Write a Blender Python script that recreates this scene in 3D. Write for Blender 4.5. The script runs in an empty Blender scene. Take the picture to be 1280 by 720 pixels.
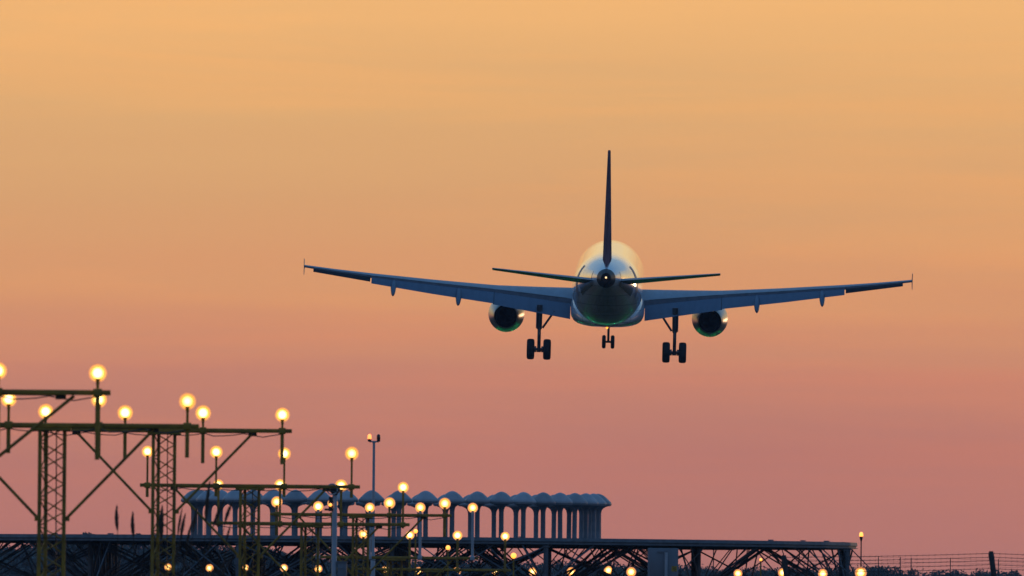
import bpy, bmesh, math, random
from mathutils import Vector, Matrix
random.seed(7)
R = math.radians
PI = math.pi
scene = bpy.context.scene
COL = scene.collection

# ------------------------------------------------------------------ camera
LENS = 420.0
F = LENS / 36.0 * 1280.0            # focal length in pixels of the photograph
PITCH = 385.0 / F                   # the eye-level line lies just under the frame
ROLL = 0.009
cam_d = bpy.data.cameras.new('camera')
cam = bpy.data.objects.new('camera', cam_d)
COL.objects.link(cam)
cam_d.lens = LENS
cam_d.sensor_width = 36.0
cam_d.clip_start = 1.0
cam_d.clip_end = 20000.0
CAM_M = Matrix.Translation((0, 0, 1.7)) @ Matrix.Rotation(PI / 2 + PITCH, 4, 'X') @ Matrix.Rotation(ROLL, 4, 'Z')
cam.matrix_world = CAM_M
cam_d.dof.use_dof = True
cam_d.dof.focus_distance = 660.0
cam_d.dof.aperture_fstop = 8.5
scene.camera = cam

# ------------------------------------------------------------------ sky (dusk)
SUN_EL, SUN_AZ = 1.5, 16.0         # degrees; azimuth from +Y towards +X
world = bpy.data.worlds.new('World')
scene.world = world
world.use_nodes = True
nt = world.node_tree
for n in list(nt.nodes):
    nt.nodes.remove(n)
N = nt.nodes.new
L = nt.links.new


def srgb(r, g, b):
    f = lambda c: (c / 255 / 12.92) if c / 255 <= 0.04045 else ((c / 255 + 0.055) / 1.055) ** 2.4
    return (f(r), f(g), f(b), 1.0)


def ramp(stops, interp='B_SPLINE'):
    r = N('ShaderNodeValToRGB')
    cr = r.color_ramp
    cr.interpolation = interp
    while len(cr.elements) < len(stops):
        cr.elements.new(0.5)
    for e, (p, c) in zip(cr.elements, stops):
        e.position = p
        e.color = c
    return r


tc = N('ShaderNodeTexCoord')
sep = N('ShaderNodeSeparateXYZ')
L(tc.outputs['Generated'], sep.inputs[0])
# thin high cloud streaks: bend the height at which each colour sits
mapn = N('ShaderNodeMapping')
mapn.inputs['Scale'].default_value = (14, 14, 260)
mapn.inputs['Rotation'].default_value = (0, R(0.35), 0)
L(tc.outputs['Generated'], mapn.inputs[0])
nz = N('ShaderNodeTexNoise')
nz.inputs['Scale'].default_value = 1.0
nz.inputs['Detail'].default_value = 4
nz.inputs['Roughness'].default_value = 0.45
L(mapn.outputs[0], nz.inputs[0])
off = N('ShaderNodeMath'); off.operation = 'MULTIPLY_ADD'
L(nz.outputs['Fac'], off.inputs[0]); off.inputs[1].default_value = 0.007; off.inputs[2].default_value = -0.0035
zz = N('ShaderNodeMath'); zz.operation = 'ADD'
L(sep.outputs['Z'], zz.inputs[0]); L(off.outputs[0], zz.inputs[1])
low = N('ShaderNodeMapRange')
low.inputs['From Min'].default_value = 0.0
low.inputs['From Max'].default_value = 0.0515
L(zz.outputs[0], low.inputs['Value'])
lowramp = ramp([(0.00, srgb(180.0, 119.5, 112.4)), (0.12, srgb(195.0, 124.7, 110.5)), (0.22, srgb(196.5, 126.7, 110.5)), (0.36, srgb(210.9, 138.2, 110.4)), (0.50, srgb(227.8, 158.4, 108.5)), (0.64, srgb(224.7, 166.8, 113.2)), (0.80, srgb(229.5, 175.5, 116.5)), (1.00, srgb(248.8, 187.3, 118.4))], 'LINEAR')
L(low.outputs[0], lowramp.inputs[0])
high = N('ShaderNodeMapRange')
high.inputs['From Min'].default_value = 0.0515
high.inputs['From Max'].default_value = 1.0
L(sep.outputs['Z'], high.inputs['Value'])
highramp = ramp([(0.0, srgb(233, 178, 116)), (0.04, srgb(254, 218, 150)), (0.08, srgb(236, 214, 172)), (0.135, srgb(150, 176, 196)),
                 (0.32, srgb(92, 144, 192)), (1.0, srgb(72, 124, 180))], 'LINEAR')
L(high.outputs[0], highramp.inputs[0])
gt = N('ShaderNodeMath'); gt.operation = 'GREATER_THAN'
L(sep.outputs['Z'], gt.inputs[0]); gt.inputs[1].default_value = 0.0515
front = N('ShaderNodeMix'); front.data_type = 'RGBA'
L(gt.outputs[0], front.inputs['Factor']); L(lowramp.outputs[0], front.inputs['A']); L(highramp.outputs[0], front.inputs['B'])
# the sky away from the sunset: the Nishita dusk sky over a blue twilight
backr = N('ShaderNodeMapRange'); backr.inputs['From Min'].default_value = 0.0; backr.inputs['From Max'].default_value = 1.0
L(sep.outputs['Z'], backr.inputs['Value'])
backramp = ramp([(0.0, srgb(50, 52, 80)), (0.12, srgb(66, 72, 106)), (0.32, srgb(66, 108, 158)), (1.0, srgb(72, 124, 180))], 'LINEAR')
L(backr.outputs[0], backramp.inputs[0])
sky = N('ShaderNodeTexSky')
sky.sky_type = 'NISHITA'
sky.sun_disc = False
sky.sun_elevation = R(SUN_EL)
sky.sun_rotation = R(SUN_AZ)
skys = N('ShaderNodeMix'); skys.data_type = 'RGBA'; skys.blend_type = 'ADD'
skm = N('ShaderNodeVectorMath'); skm.operation = 'SCALE'
L(sky.outputs[0], skm.inputs[0]); skm.inputs['Scale'].default_value = 0.05
skys.inputs['Factor'].default_value = 1.0
L(backramp.outputs[0], skys.inputs['A']); L(skm.outputs[0], skys.inputs['B'])
az = N('ShaderNodeMapRange'); az.interpolation_type = 'SMOOTHSTEP'
az.inputs['From Min'].default_value = 0.05; az.inputs['From Max'].default_value = 0.85
L(sep.outputs['Y'], az.inputs['Value'])
allsky = N('ShaderNodeMix'); allsky.data_type = 'RGBA'
L(az.outputs[0], allsky.inputs['Factor']); L(skys.outputs['Result'], allsky.inputs['A']); L(front.outputs['Result'], allsky.inputs['B'])
mp2 = N('ShaderNodeMapping')
mp2.inputs['Scale'].default_value = (9, 9, 130)
mp2.inputs['Rotation'].default_value = (0, R(-0.5), 0)
L(tc.outputs['Generated'], mp2.inputs[0])
nz2 = N('ShaderNodeTexNoise'); nz2.inputs['Scale'].default_value = 1.0; nz2.inputs['Detail'].default_value = 7; nz2.inputs['Roughness'].default_value = 0.6; nz2.inputs['Distortion'].default_value = 0.4
L(mp2.outputs[0], nz2.inputs[0])
st = N('ShaderNodeMapRange'); st.inputs['From Min'].default_value = 0.48; st.inputs['From Max'].default_value = 0.70
L(nz2.outputs['Fac'], st.inputs['Value'])
stm = N('ShaderNodeMath'); stm.operation = 'MULTIPLY'; L(st.outputs[0], stm.inputs[0]); stm.inputs[1].default_value = 0.9
tint = N('ShaderNodeMix'); tint.data_type = 'RGBA'; tint.blend_type = 'MULTIPLY'
L(stm.outputs[0], tint.inputs['Factor']); L(allsky.outputs['Result'], tint.inputs['A']); tint.inputs['B'].default_value = (1.14, 1.04, 0.92, 1)
bg = N('ShaderNodeBackground')
bg.inputs['Strength'].default_value = 1.0
L(tint.outputs['Result'], bg.inputs['Color'])
wo = N('ShaderNodeOutputWorld')
L(bg.outputs[0], wo.inputs['Surface'])

sun_d = bpy.data.lights.new('sun', 'SUN')
sun_d.energy = 0.07
sun_d.color = (1.0, 0.62, 0.32)
sun_d.angle = R(2.0)
sun = bpy.data.objects.new('sun', sun_d)
COL.objects.link(sun)
sd = Vector((math.sin(R(SUN_AZ)) * math.cos(R(SUN_EL)), math.cos(R(SUN_AZ)) * math.cos(R(SUN_EL)), math.sin(R(SUN_EL))))
sun.rotation_euler = sd.to_track_quat('Z', 'Y').to_euler()
sun.location = sd * 300

vs = scene.view_settings
vs.view_transform = 'Standard'
vs.look = 'None'
vs.exposure = 0.0
vs.gamma = 1.0
vs.use_curve_mapping = False


def at(px, py, d):
    """world point of a pixel of the photograph at depth d metres"""
    return CAM_M @ Vector(((px - 640) / F * d, (360 - py) / F * d, -d))


# ------------------------------------------------------------------ materials
def mat(name, col, rough=0.5, metal=0.0, var=0.12, scale=3.0, coat=0.0, bump=0.0, spec=0.5, col2=None, stretch=(1, 1, 1)):
    m = bpy.data.materials.new(name)
    m.use_nodes = True
    t = m.node_tree
    p = t.nodes['Principled BSDF']
    p.inputs['Roughness'].default_value = rough
    p.inputs['Metallic'].default_value = metal
    p.inputs['Coat Weight'].default_value = coat
    p.inputs['Coat Roughness'].default_value = 0.012
    p.inputs['Specular IOR Level'].default_value = spec
    c = t.nodes.new('ShaderNodeTexCoord')
    mp = t.nodes.new('ShaderNodeMapping'); mp.inputs['Scale'].default_value = stretch
    t.links.new(c.outputs['Object'], mp.inputs[0])
    nn = t.nodes.new('ShaderNodeTexNoise')
    nn.inputs['Scale'].default_value = scale
    nn.inputs['Detail'].default_value = 5
    t.links.new(mp.outputs[0], nn.inputs['Vector'])
    rp = t.nodes.new('ShaderNodeValToRGB')
    a = [x * (1 - var) for x in col]
    b = [min(1, x * (1 + var)) for x in (col2 or col)]
    rp.color_ramp.elements[0].position = 0.3; rp.color_ramp.elements[0].color = (*a, 1)
    rp.color_ramp.elements[1].position = 0.7; rp.color_ramp.elements[1].color = (*b, 1)
    t.links.new(nn.outputs['Fac'], rp.inputs[0])
    t.links.new(rp.outputs[0], p.inputs['Base Color'])
    if bump:
        bp = t.nodes.new('ShaderNodeBump'); bp.inputs['Strength'].default_value = bump
        t.links.new(nn.outputs['Fac'], bp.inputs['Height'])
        t.links.new(bp.outputs[0], p.inputs['Normal'])
    return m


def glow(name, col, strength):
    m = bpy.data.materials.new(name)
    m.use_nodes = True
    p = m.node_tree.nodes['Principled BSDF']
    p.inputs['Base Color'].default_value = (0.8, 0.7, 0.5, 1)
    p.inputs['Emission Color'].default_value = (*col, 1)
    p.inputs['Emission Strength'].default_value = strength
    return m



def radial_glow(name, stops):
    """a lit lens or the halo painted round it: hottest in the middle, warmer towards its rim (fixed to the lens itself)"""
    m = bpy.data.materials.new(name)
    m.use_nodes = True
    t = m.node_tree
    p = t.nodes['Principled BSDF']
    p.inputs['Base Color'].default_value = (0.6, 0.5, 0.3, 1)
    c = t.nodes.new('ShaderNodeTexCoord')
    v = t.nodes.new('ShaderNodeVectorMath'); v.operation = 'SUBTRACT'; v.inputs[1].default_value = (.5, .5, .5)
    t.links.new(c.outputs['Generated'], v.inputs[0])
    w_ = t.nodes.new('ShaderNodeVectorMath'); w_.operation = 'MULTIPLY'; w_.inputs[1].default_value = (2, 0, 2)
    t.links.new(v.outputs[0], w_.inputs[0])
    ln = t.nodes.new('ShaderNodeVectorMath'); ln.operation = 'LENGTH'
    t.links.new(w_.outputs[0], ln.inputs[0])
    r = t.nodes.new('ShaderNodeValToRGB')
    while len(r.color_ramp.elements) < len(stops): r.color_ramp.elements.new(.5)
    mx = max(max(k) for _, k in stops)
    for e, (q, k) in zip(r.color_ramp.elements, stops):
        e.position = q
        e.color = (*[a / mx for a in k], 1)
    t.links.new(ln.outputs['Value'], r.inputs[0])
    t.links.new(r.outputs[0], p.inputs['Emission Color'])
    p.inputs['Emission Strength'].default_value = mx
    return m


M = {
    'olive': mat('yellow olive paint', (0.33, 0.18, 0.012), 0.6, var=0.45, scale=4),
    'clamp': mat('dark clamp steel', (0.06, 0.05, 0.02), 0.5, 0.3),
    'housing': mat('lamp housing', (0.05, 0.045, 0.03), 0.45, 0.4),
    'lamp': radial_glow('approach lamp lens', [(0, (6.5, 5.0, 2.6)), (.5, (5.0, 3.5, 1.3)), (1, (2.4, 1.15, .12))]),
    'lamp_warm': radial_glow('ageing approach lamp lens', [(0, (4.8, 3.4, 1.5)), (.5, (3.6, 2.3, .7)), (1, (1.8, .8, .08))]),
    'halo_ring': radial_glow('painted lamp halo', [(.62, (1.5, .62, .05)), (.78, (1.0, .35, .05)), (1, (.58, .20, .09))]),  # glare round each lamp, painted as a glowing ring
    'greenlamp': glow('green threshold lens', (0.02, 1.0, 0.22), 380.0),
    'lamp_far': radial_glow('far approach lamp lens', [(0, (5.0, 3.3, 1.3)), (.6, (3.6, 2.1, .6)), (1, (1.9, .8, .08))]),
    'amber': glow('amber lamp lens', (1.0, 0.33, 0.03), 2.6),
    'red': glow('red orange lamp lens', (1.0, 0.16, 0.02), 4.0),
    'deadlamp': mat('unlit red lens', (0.05, 0.01, 0.01), 0.2),
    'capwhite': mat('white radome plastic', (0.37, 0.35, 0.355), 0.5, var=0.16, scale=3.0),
    'column': mat('grey painted column', (0.16, 0.17, 0.19), 0.55, var=0.22, scale=4),
    'galv': mat('galvanised steel', (0.16, 0.175, 0.19), 0.6, 0.0, spec=0.2, var=0.2, scale=5),
    'darksteel': mat('weathered lattice steel', (0.11, 0.125, 0.14), 0.6, 0.1, var=0.3, scale=4),
    'deck': mat('deck grating', (0.14, 0.15, 0.16), 0.7, var=0.2, scale=8),
    'pale': mat('pale grey pole paint', (0.40, 0.43, 0.46), 0.45, var=0.1),
    'cabinet': mat('grey blue cabinet paint', (0.17, 0.19, 0.215), 0.5, var=0.1, scale=2),
    'black': mat('black plastic', (0.015, 0.015, 0.017), 0.4),
    'yellow': mat('warning yellow', (0.55, 0.36, 0.03), 0.5),
    'rubber': mat('tyre rubber', (0.018, 0.018, 0.019), 0.8, var=0.2, scale=9),
    'strut': mat('gear steel', (0.10, 0.105, 0.115), 0.4, 0.5),
    'white': mat('white aircraft paint', (0.74, 0.75, 0.76), 0.32, var=0.04, scale=0.6, coat=1.0, spec=0.12),
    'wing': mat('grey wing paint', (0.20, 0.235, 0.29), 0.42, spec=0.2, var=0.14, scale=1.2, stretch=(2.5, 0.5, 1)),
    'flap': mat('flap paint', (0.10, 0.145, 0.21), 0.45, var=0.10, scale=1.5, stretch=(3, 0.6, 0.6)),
    'aileron': mat('control surface with painted shade', (0.02, 0.022, 0.027), 0.7, spec=0.1),
    'fin': mat('tail paint', (0.17, 0.115, 0.14), 0.8, var=0.25, scale=0.8, spec=0.0),
    'nacelle': mat('polished nacelle', (0.36, 0.35, 0.34), 0.28, 0.4, var=0.06, scale=1),
    'dark_metal': mat('dark bare metal', (0.03, 0.03, 0.032), 0.5, 0.2, var=0.4, scale=4, spec=0.2),
    'bare': mat('bare polished metal', (0.62, 0.60, 0.56), 0.22, 1.0, var=0.1, scale=3),
    'nozzle': mat('burnt nozzle', (0.006, 0.0055, 0.005), 0.9, spec=0.05),
    'seam': mat('dark seam', (0.03, 0.035, 0.045), 0.6),
    'navwhite': glow("white nav light", (1.0, 0.62, 0.28), 1.8),
    'navred': glow('red nav light', (1.0, 0.05, 0.02), 3.0),
    'navgreen': glow('green nav light', (0.03, 1.0, 0.25), 3.0),
    'reed': mat('dry reed', (0.075, 0.042, 0.022), 0.8, var=0.3, scale=12),
    'leaf': mat('dark foliage', (0.085, 0.10, 0.085), 0.8, var=0.4, scale=0.5, spec=0.2),
    'bark': mat('bark', (0.06, 0.05, 0.045), 0.9, var=0.3, bump=0.3),
    'wood': mat('weathered post', (0.05, 0.045, 0.04), 0.85, var=0.3, scale=8, bump=0.3),
    'wire': mat('rusty wire', (0.07, 0.06, 0.055), 0.6, 0.5),
    'grass': mat('dark grass', (0.026, 0.028, 0.015), 1.0, var=0.4, scale=0.3, col2=(0.04, 0.035, 0.018), bump=0.3, spec=0.05),
    'asphalt': mat('asphalt', (0.045, 0.045, 0.047), 0.95, var=0.2, scale=0.8, spec=0.1),
    'paint': mat('road paint', (0.6, 0.6, 0.58), 0.7),
}

hm = bpy.data.materials.new('evening haze')
hm.use_nodes = True
for n in list(hm.node_tree.nodes):
    if n.type != 'OUTPUT_MATERIAL': hm.node_tree.nodes.remove(n)
pv = hm.node_tree.nodes.new('ShaderNodeVolumePrincipled')
pv.inputs['Color'].default_value = (0.62, 0.74, 0.95, 1)
pv.inputs['Density'].default_value = 0.00008
hm.node_tree.links.new(pv.outputs[0], hm.node_tree.nodes['Material Output'].inputs['Volume'])
M['haze'] = hm
wm = M['white'].node_tree
wp = wm.nodes['Principled BSDF']
src = wp.inputs['Base Color'].links[0].from_socket
tcn = wm.nodes.new('ShaderNodeTexCoord')
bk = wm.nodes.new('ShaderNodeTexBrick')
bk.inputs['Scale'].default_value = 1.0
bk.inputs['Brick Width'].default_value = 1.9
bk.inputs['Row Height'].default_value = 0.62
bk.inputs['Mortar Size'].default_value = 0.018
bk.inputs['Mortar Smooth'].default_value = 0.4
bk.inputs['Color1'].default_value = (1, 1, 1, 1)
bk.inputs['Color2'].default_value = (0.86, 0.87, 0.88, 1)
bk.inputs['Mortar'].default_value = (0.35, 0.35, 0.37, 1)
sx = wm.nodes.new('ShaderNodeSeparateXYZ'); cx_ = wm.nodes.new('ShaderNodeCombineXYZ')
wm.links.new(tcn.outputs['Object'], sx.inputs[0])
wm.links.new(sx.outputs['Y'], cx_.inputs['X']); wm.links.new(sx.outputs['Z'], cx_.inputs['Y'])
wm.links.new(cx_.outputs[0], bk.inputs['Vector'])
stn = wm.nodes.new('ShaderNodeTexNoise'); stn.inputs['Scale'].default_value = 1.6; stn.inputs['Detail'].default_value = 6
wm.links.new(tcn.outputs['Object'], stn.inputs['Vector'])
mx1 = wm.nodes.new('ShaderNodeMix'); mx1.data_type = 'RGBA'; mx1.blend_type = 'MULTIPLY'; mx1.inputs['Factor'].default_value = 1
wm.links.new(src, mx1.inputs['A']); wm.links.new(bk.outputs['Color'], mx1.inputs['B'])
wm.links.new(mx1.outputs['Result'], wp.inputs['Base Color'])
bmp = wm.nodes.new('ShaderNodeBump'); bmp.inputs['Strength'].default_value = 0.25; bmp.inputs['Distance'].default_value = 0.02
ad = wm.nodes.new('ShaderNodeMath'); ad.operation = 'MULTIPLY_ADD'; ad.inputs[1].default_value = 0.5
wm.links.new(stn.outputs['Fac'], ad.inputs[0]); wm.links.new(bk.outputs['Fac'], ad.inputs[2])
wm.links.new(ad.outputs[0], bmp.inputs['Height'])
wm.links.new(bmp.outputs[0], wp.inputs['Normal'])
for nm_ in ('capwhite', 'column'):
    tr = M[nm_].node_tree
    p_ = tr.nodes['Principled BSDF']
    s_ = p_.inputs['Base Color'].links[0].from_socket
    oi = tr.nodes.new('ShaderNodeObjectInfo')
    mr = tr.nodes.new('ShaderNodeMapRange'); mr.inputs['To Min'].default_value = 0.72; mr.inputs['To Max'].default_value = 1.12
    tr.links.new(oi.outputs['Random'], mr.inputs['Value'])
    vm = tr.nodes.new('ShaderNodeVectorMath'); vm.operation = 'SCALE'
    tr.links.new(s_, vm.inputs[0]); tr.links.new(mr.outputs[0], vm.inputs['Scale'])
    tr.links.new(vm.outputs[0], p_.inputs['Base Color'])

# ------------------------------------------------------------------ mesh helpers
class MB:
    def __init__(s):
        s.bm = bmesh.new()

    def ring_loft(s, rings, cap0=True, cap1=True, closed=True):
        vr = [[s.bm.verts.new(p) for p in r] for r in rings]
        n = len(vr[0])
        for a, b in zip(vr, vr[1:]):
            for i in range(n if closed else n - 1):
                j = (i + 1) % n
                try:
                    s.bm.faces.new((a[i], a[j], b[j], b[i]))
                except ValueError:
                    pass
        if cap0:
            s.bm.faces.new(list(reversed(vr[0])))
        if cap1:
            s.bm.faces.new(vr[-1])
        return s

    def tube(s, pts, rad, n=8, cap=True):
        pts = [Vector(p) for p in pts]
        if not isinstance(rad, (list, tuple)):
            rad = [rad] * len(pts)
        rings = []
        for i, p in enumerate(pts):
            d = (pts[min(i + 1, len(pts) - 1)] - pts[max(i - 1, 0)]).normalized()
            up = Vector((0, 0, 1)) if abs(d.z) < 0.9 else Vector((0, 1, 0))
            u = d.cross(up).normalized()
            v = d.cross(u).normalized()
            rings.append([p + (u * math.cos(2 * PI * (k + .5) / n) + v * math.sin(2 * PI * (k + .5) / n)) * rad[i] for k in range(n)])
        return s.ring_loft(rings, cap, cap)

    def box(s, c, size, m=None, bev=0.0):
        c = Vector(c)
        b2 = bmesh.new()
        bmesh.ops.create_cube(b2, size=1.0)
        bmesh.ops.scale(b2, vec=size, verts=b2.verts)
        if bev:
            bmesh.ops.bevel(b2, geom=b2.edges[:], offset=bev, segments=2, affect='EDGES', profile=0.5)
        if m is not None:
            bmesh.ops.transform(b2, matrix=m.to_4x4(), verts=b2.verts)
        mp = {}
        for v in b2.verts:
            mp[v.index] = s.bm.verts.new(v.co + c)
        for f in b2.faces:
            s.bm.faces.new([mp[v.index] for v in f.verts])
        b2.free()
        return s

    def lathe(s, prof, origin=(0, 0, 0), m=None, n=24, cap0=True, cap1=True):
        """prof: (radius, height) along local z, turned by m"""
        o = Vector(origin)
        m = m or Matrix.Identity(3)
        rings = [[o + m @ Vector((r * math.cos(2 * PI * k / n), r * math.sin(2 * PI * k / n), h)) for k in range(n)] for r, h in prof]
        return s.ring_loft(rings, cap0, cap1)

    def build(s, name, material, parent=None, smooth=True, angle=40):
        bmesh.ops.recalc_face_normals(s.bm, faces=s.bm.faces[:])
        me = bpy.data.meshes.new(name)
        s.bm.to_mesh(me)
        s.bm.free()
        me.materials.append(M[material])
        if smooth:
            for p in me.polygons:
                p.use_smooth = True
            me.set_sharp_from_angle(angle=R(angle))
        o = bpy.data.objects.new(name, me)
        COL.objects.link(o)
        if parent is not None:
            o.parent = parent
        return o


def thing(name, label, cat, loc=(0, 0, 0), rotz=0.0, group=None):
    o = bpy.data.objects.new(name, None)
    o.empty_display_size = 0.3
    COL.objects.link(o)
    o.location = loc
    o.rotation_euler = (0, 0, rotz)
    tag(o, label, cat, group)
    return o


def tag(o, label=None, cat=None, group=None, kind=None):
    if label: o['label'] = label
    if cat: o['category'] = cat
    if group: o['group'] = group
    if kind: o['kind'] = kind
    return o


def copy_tree(o, parent=None):
    c = o.copy()
    COL.objects.link(c)
    if parent is not None:
        c.parent = parent
    for ch in list(o.children):
        copy_tree(ch, c)
    return c


ORD = ['first', 'second', 'third', 'fourth', 'fifth', 'sixth', 'seventh', 'eighth', 'ninth', 'tenth', 'eleventh', 'twelfth',
       'thirteenth', 'fourteenth', 'fifteenth', 'sixteenth', 'seventeenth', 'eighteenth', 'nineteenth', 'twentieth', 'twenty-first',
       'twenty-second', 'twenty-third', 'twenty-fourth', 'twenty-fifth', 'twenty-sixth', 'twenty-seventh', 'twenty-eighth']
ROTFWD = Matrix.Rotation(-PI / 2, 3, 'X')      # local z -> +Y
ROTBACK = Matrix.Rotation(PI / 2, 3, 'X')      # local z -> -Y (towards the camera)

# ------------------------------------------------------------------ ground, runway
g = MB()
nseg = 40
# one sheet to the horizon, finer near the site
ys = [-300, 0, 100, 200, 300, 400, 500, 600, 800, 1200, 1700, 2300]
xs = [-1400, -700, -400, -150, -60, 0, 60, 150, 400, 700, 1400]
gv = [[g.bm.verts.new((x, y, 0)) for x in xs] for y in ys]
for j in range(len(ys) - 1):
    for i in range(len(xs) - 1):
        g.bm.faces.new((gv[j][i], gv[j][i + 1], gv[j + 1][i + 1], gv[j + 1][i]))
tag(g.build('ground', 'grass', smooth=False), kind='structure')
HEAD = math.atan((1065 - 640) / F)             # the approach line runs slightly to the right
fwd = Vector((math.sin(HEAD), math.cos(HEAD), 0))
rgt = Vector((math.cos(HEAD), -math.sin(HEAD), 0))
AXIS0 = Vector((-14.0, 0, 0)) - fwd * 0        # a point of the runway axis abreast of the camera
AXIS0 = at(542, 700, 376) - fwd * 376; AXIS0.z = 0


def strip(name, a, b, half, z, m):
    q = MB()
    c = [AXIS0 + fwd * a - rgt * half, AXIS0 + fwd * a + rgt * half, AXIS0 + fwd * b + rgt * half, AXIS0 + fwd * b - rgt * half]
    q.bm.faces.new([q.bm.verts.new((p.x, p.y, z)) for p in c])
    return tag(q.build(name, m, smooth=False), kind='structure')


strip('runway', 772, 2200, 22.5, 0.02, 'asphalt')


# ------------------------------------------------------------------ woodland and trees behind
def leaf_blob(bm, c, r, count, size, rnd):
    for _ in range(count):
        while True:
            v = Vector((rnd.uniform(-1, 1), rnd.uniform(-1, 1), rnd.uniform(-1, 1)))
            if 0.25 < v.length < 1: break
        p = c + Vector((v.x * r[0], v.y * r[1], v.z * r[2]))
        a = Vector((rnd.gauss(0, 1), rnd.gauss(0, 1), rnd.gauss(0, 1))).normalized()
        b = a.cross(Vector((rnd.gauss(0, 1), rnd.gauss(0, 1), rnd.gauss(0, 1)))).normalized()
        s = size * rnd.uniform(0.6, 1.4)
        bm.faces.new([bm.verts.new(p + a * s), bm.verts.new(p + b * s * .7), bm.verts.new(p - a * s), bm.verts.new(p - b * s * .7)])


rnd = random.Random(3)
prof = [(-420, 682), (-80, 680), (0, 680), (60, 675), (120, 674), (240, 676), (320, 681), (400, 692), (520, 697), (640, 698), (760, 700),
        (860, 705), (960, 707), (1060, 708), (1160, 710), (1280, 711), (1700, 709)]


def wood_top(px):
    for (a, ya), (b, yb) in zip(prof, prof[1:]):
        if a <= px <= b:
            return ya + (yb - ya) * (px - a) / (b - a)
    return 705


w = MB()
px = -420.0
while px < 1700:
    d = rnd.uniform(1330, 1560)
    top = at(px, wood_top(px) + abs(rnd.gauss(0, 3)) - 2.0 + 1.6 * math.sin(px * .05) + 1.2 * math.sin(px * .021 + 1), d)
    rad = rnd.uniform(.8, 1.7)
    for k in range(5):
        off_ = Vector((rnd.uniform(-1, 1) * rad, rnd.uniform(-1, 1) * rad, 0))
        rr = rad * rnd.uniform(.5, .9)
        leaf_blob(w.bm, Vector((top.x, top.y, top.z - rr - rnd.uniform(0, 1.2))) + off_, (rr * 1.25, rr, rr), 75, 0.13, rnd)
    h = max(0.5, top.z - 1.0)
    leaf_blob(w.bm, Vector((top.x, top.y, h * .5)), (rad * 1.5, rad * 1.5, h * .5), 190, 0.5, rnd)
    px += rnd.uniform(3, 6)
tag(w.build('far_wood', 'leaf', smooth=False), 'dark blue green wood stretching along the bottom behind the lattice platform', 'wood', kind='stuff')


def far_tree(px, py, d, rad, label, seed, flat=0.8):
    rn = random.Random(seed)
    top = at(px, py, d)
    base = Vector((top.x, top.y, 0))
    t = thing('tree', label, 'tree', base, 0, 'trees standing above the far wood')
    H = top.z
    b = MB()
    b.tube([(0, 0, 0), (.1, 0, H * .35), (-.05, .1, H * .6), (.05, 0, H * .85)], [.28, .2, .14, .05])
    for k in range(6):
        a = k * 1.05
        z0 = H * (.45 + .06 * k)
        b.tube([(0, 0, z0), (math.cos(a) * rad * .5, math.sin(a) * rad * .5, z0 + rad * .4)], [.09, .03], 6)
    b.build('trunk', 'bark', t)
    c = MB()
    for k in range(11):
        a = rn.uniform(0, 2 * PI)
        q_ = rn.uniform(.1, .75) * rad
        zr = rad * rn.uniform(.28, .45)
        zc = H - zr - (0 if k == 0 else rn.uniform(0.0, 1.0) * rad * flat * 1.4)
        leaf_blob(c.bm, Vector((math.cos(a) * q_ * (0.2 if k == 0 else 1), math.sin(a) * q_, zc)), (zr * 1.3, zr * 1.3, zr), 150, 0.14, rn)
    c.build('crown', 'leaf', t, smooth=False)


far_tree(107, 665, 1300, 1.5, 'broad dark tree rising highest above the platform rim at far left', 1)
far_tree(94, 669, 1310, 1.0, 'low dark tree just left of the tallest tree behind the rim', 2)
far_tree(173, 666.5, 1290, 1.1, 'lone dark tree peeping over the rim between two plumed reeds and a mast', 5)

# ------------------------------------------------------------------ antenna platform (counterpoise)
PD = 403.0
pc = at(495, 673.8, PD)
PZ = pc.z                                       # deck height
plat = thing('antenna_platform', 'wide round steel antenna deck on dark lattice legs under the mushroom posts', 'platform', (pc.x, pc.y, 0), R(-0.4))
PR = 15.55
dk = MB()
NS = 32
dk.lathe([(PR - .1, PZ - .05), (PR - .1, PZ)], n=NS)
dk.build('deck', 'deck', plat, smooth=False)
rm = MB()
rings = []
for k in range(NS):
    a = 2 * PI * k / NS
    u = Vector((math.cos(a), math.sin(a), 0))
    rings.append([u * (PR - .1) + Vector((0, 0, PZ + .012)), u * PR + Vector((0, 0, PZ + .012)), u * (PR + .02) + Vector((0, 0, PZ - .10)),
                  u * (PR - .03) + Vector((0, 0, PZ - .12)), u * (PR - .03) + Vector((0, 0, PZ - .165)), u * (PR + .03) + Vector((0, 0, PZ - .175)),
                  u * (PR + .03) + Vector((0, 0, PZ - .195)), u * (PR - .1) + Vector((0, 0, PZ - .195))])
rm.ring_loft(rings + [rings[0]], False, False)
rm.build('rim', 'galv', plat, smooth=False)
# small clips and gussets riding on the rim
rn = random.Random(5)
for k in range(16):
    a = rn.uniform(0, 2 * PI)
    MB().box((math.cos(a) * (PR - .15), math.sin(a) * (PR - .15), PZ + .032), (.12, .16, .035), Matrix.Rotation(a, 3, 'Z')).build('rim_clip', 'galv', plat, smooth=False)
# beams under the deck on a five metre grid
grid = [(i * 5.0 + .12, j * 5.0) for i in range(-3, 4) for j in range(-3, 4) if math.hypot(i * 5.0, j * 5.0) < 15.9]
for i in range(-3, 4):
    x = i * 5.0 + .12
    hl = math.sqrt(max(1, (PR - .2) ** 2 - min(abs(x), 15.2) ** 2))
    MB().box((x, 0, PZ - .15), (.12, 2 * hl, .16)).build('beam', 'darksteel', plat, smooth=False)
    MB().box((0, i * 5.0 if abs(i) < 3 else i * 5.0 * .99, PZ - .16), (2 * hl, .12, .15)).build('beam', 'darksteel', plat, smooth=False)


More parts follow.
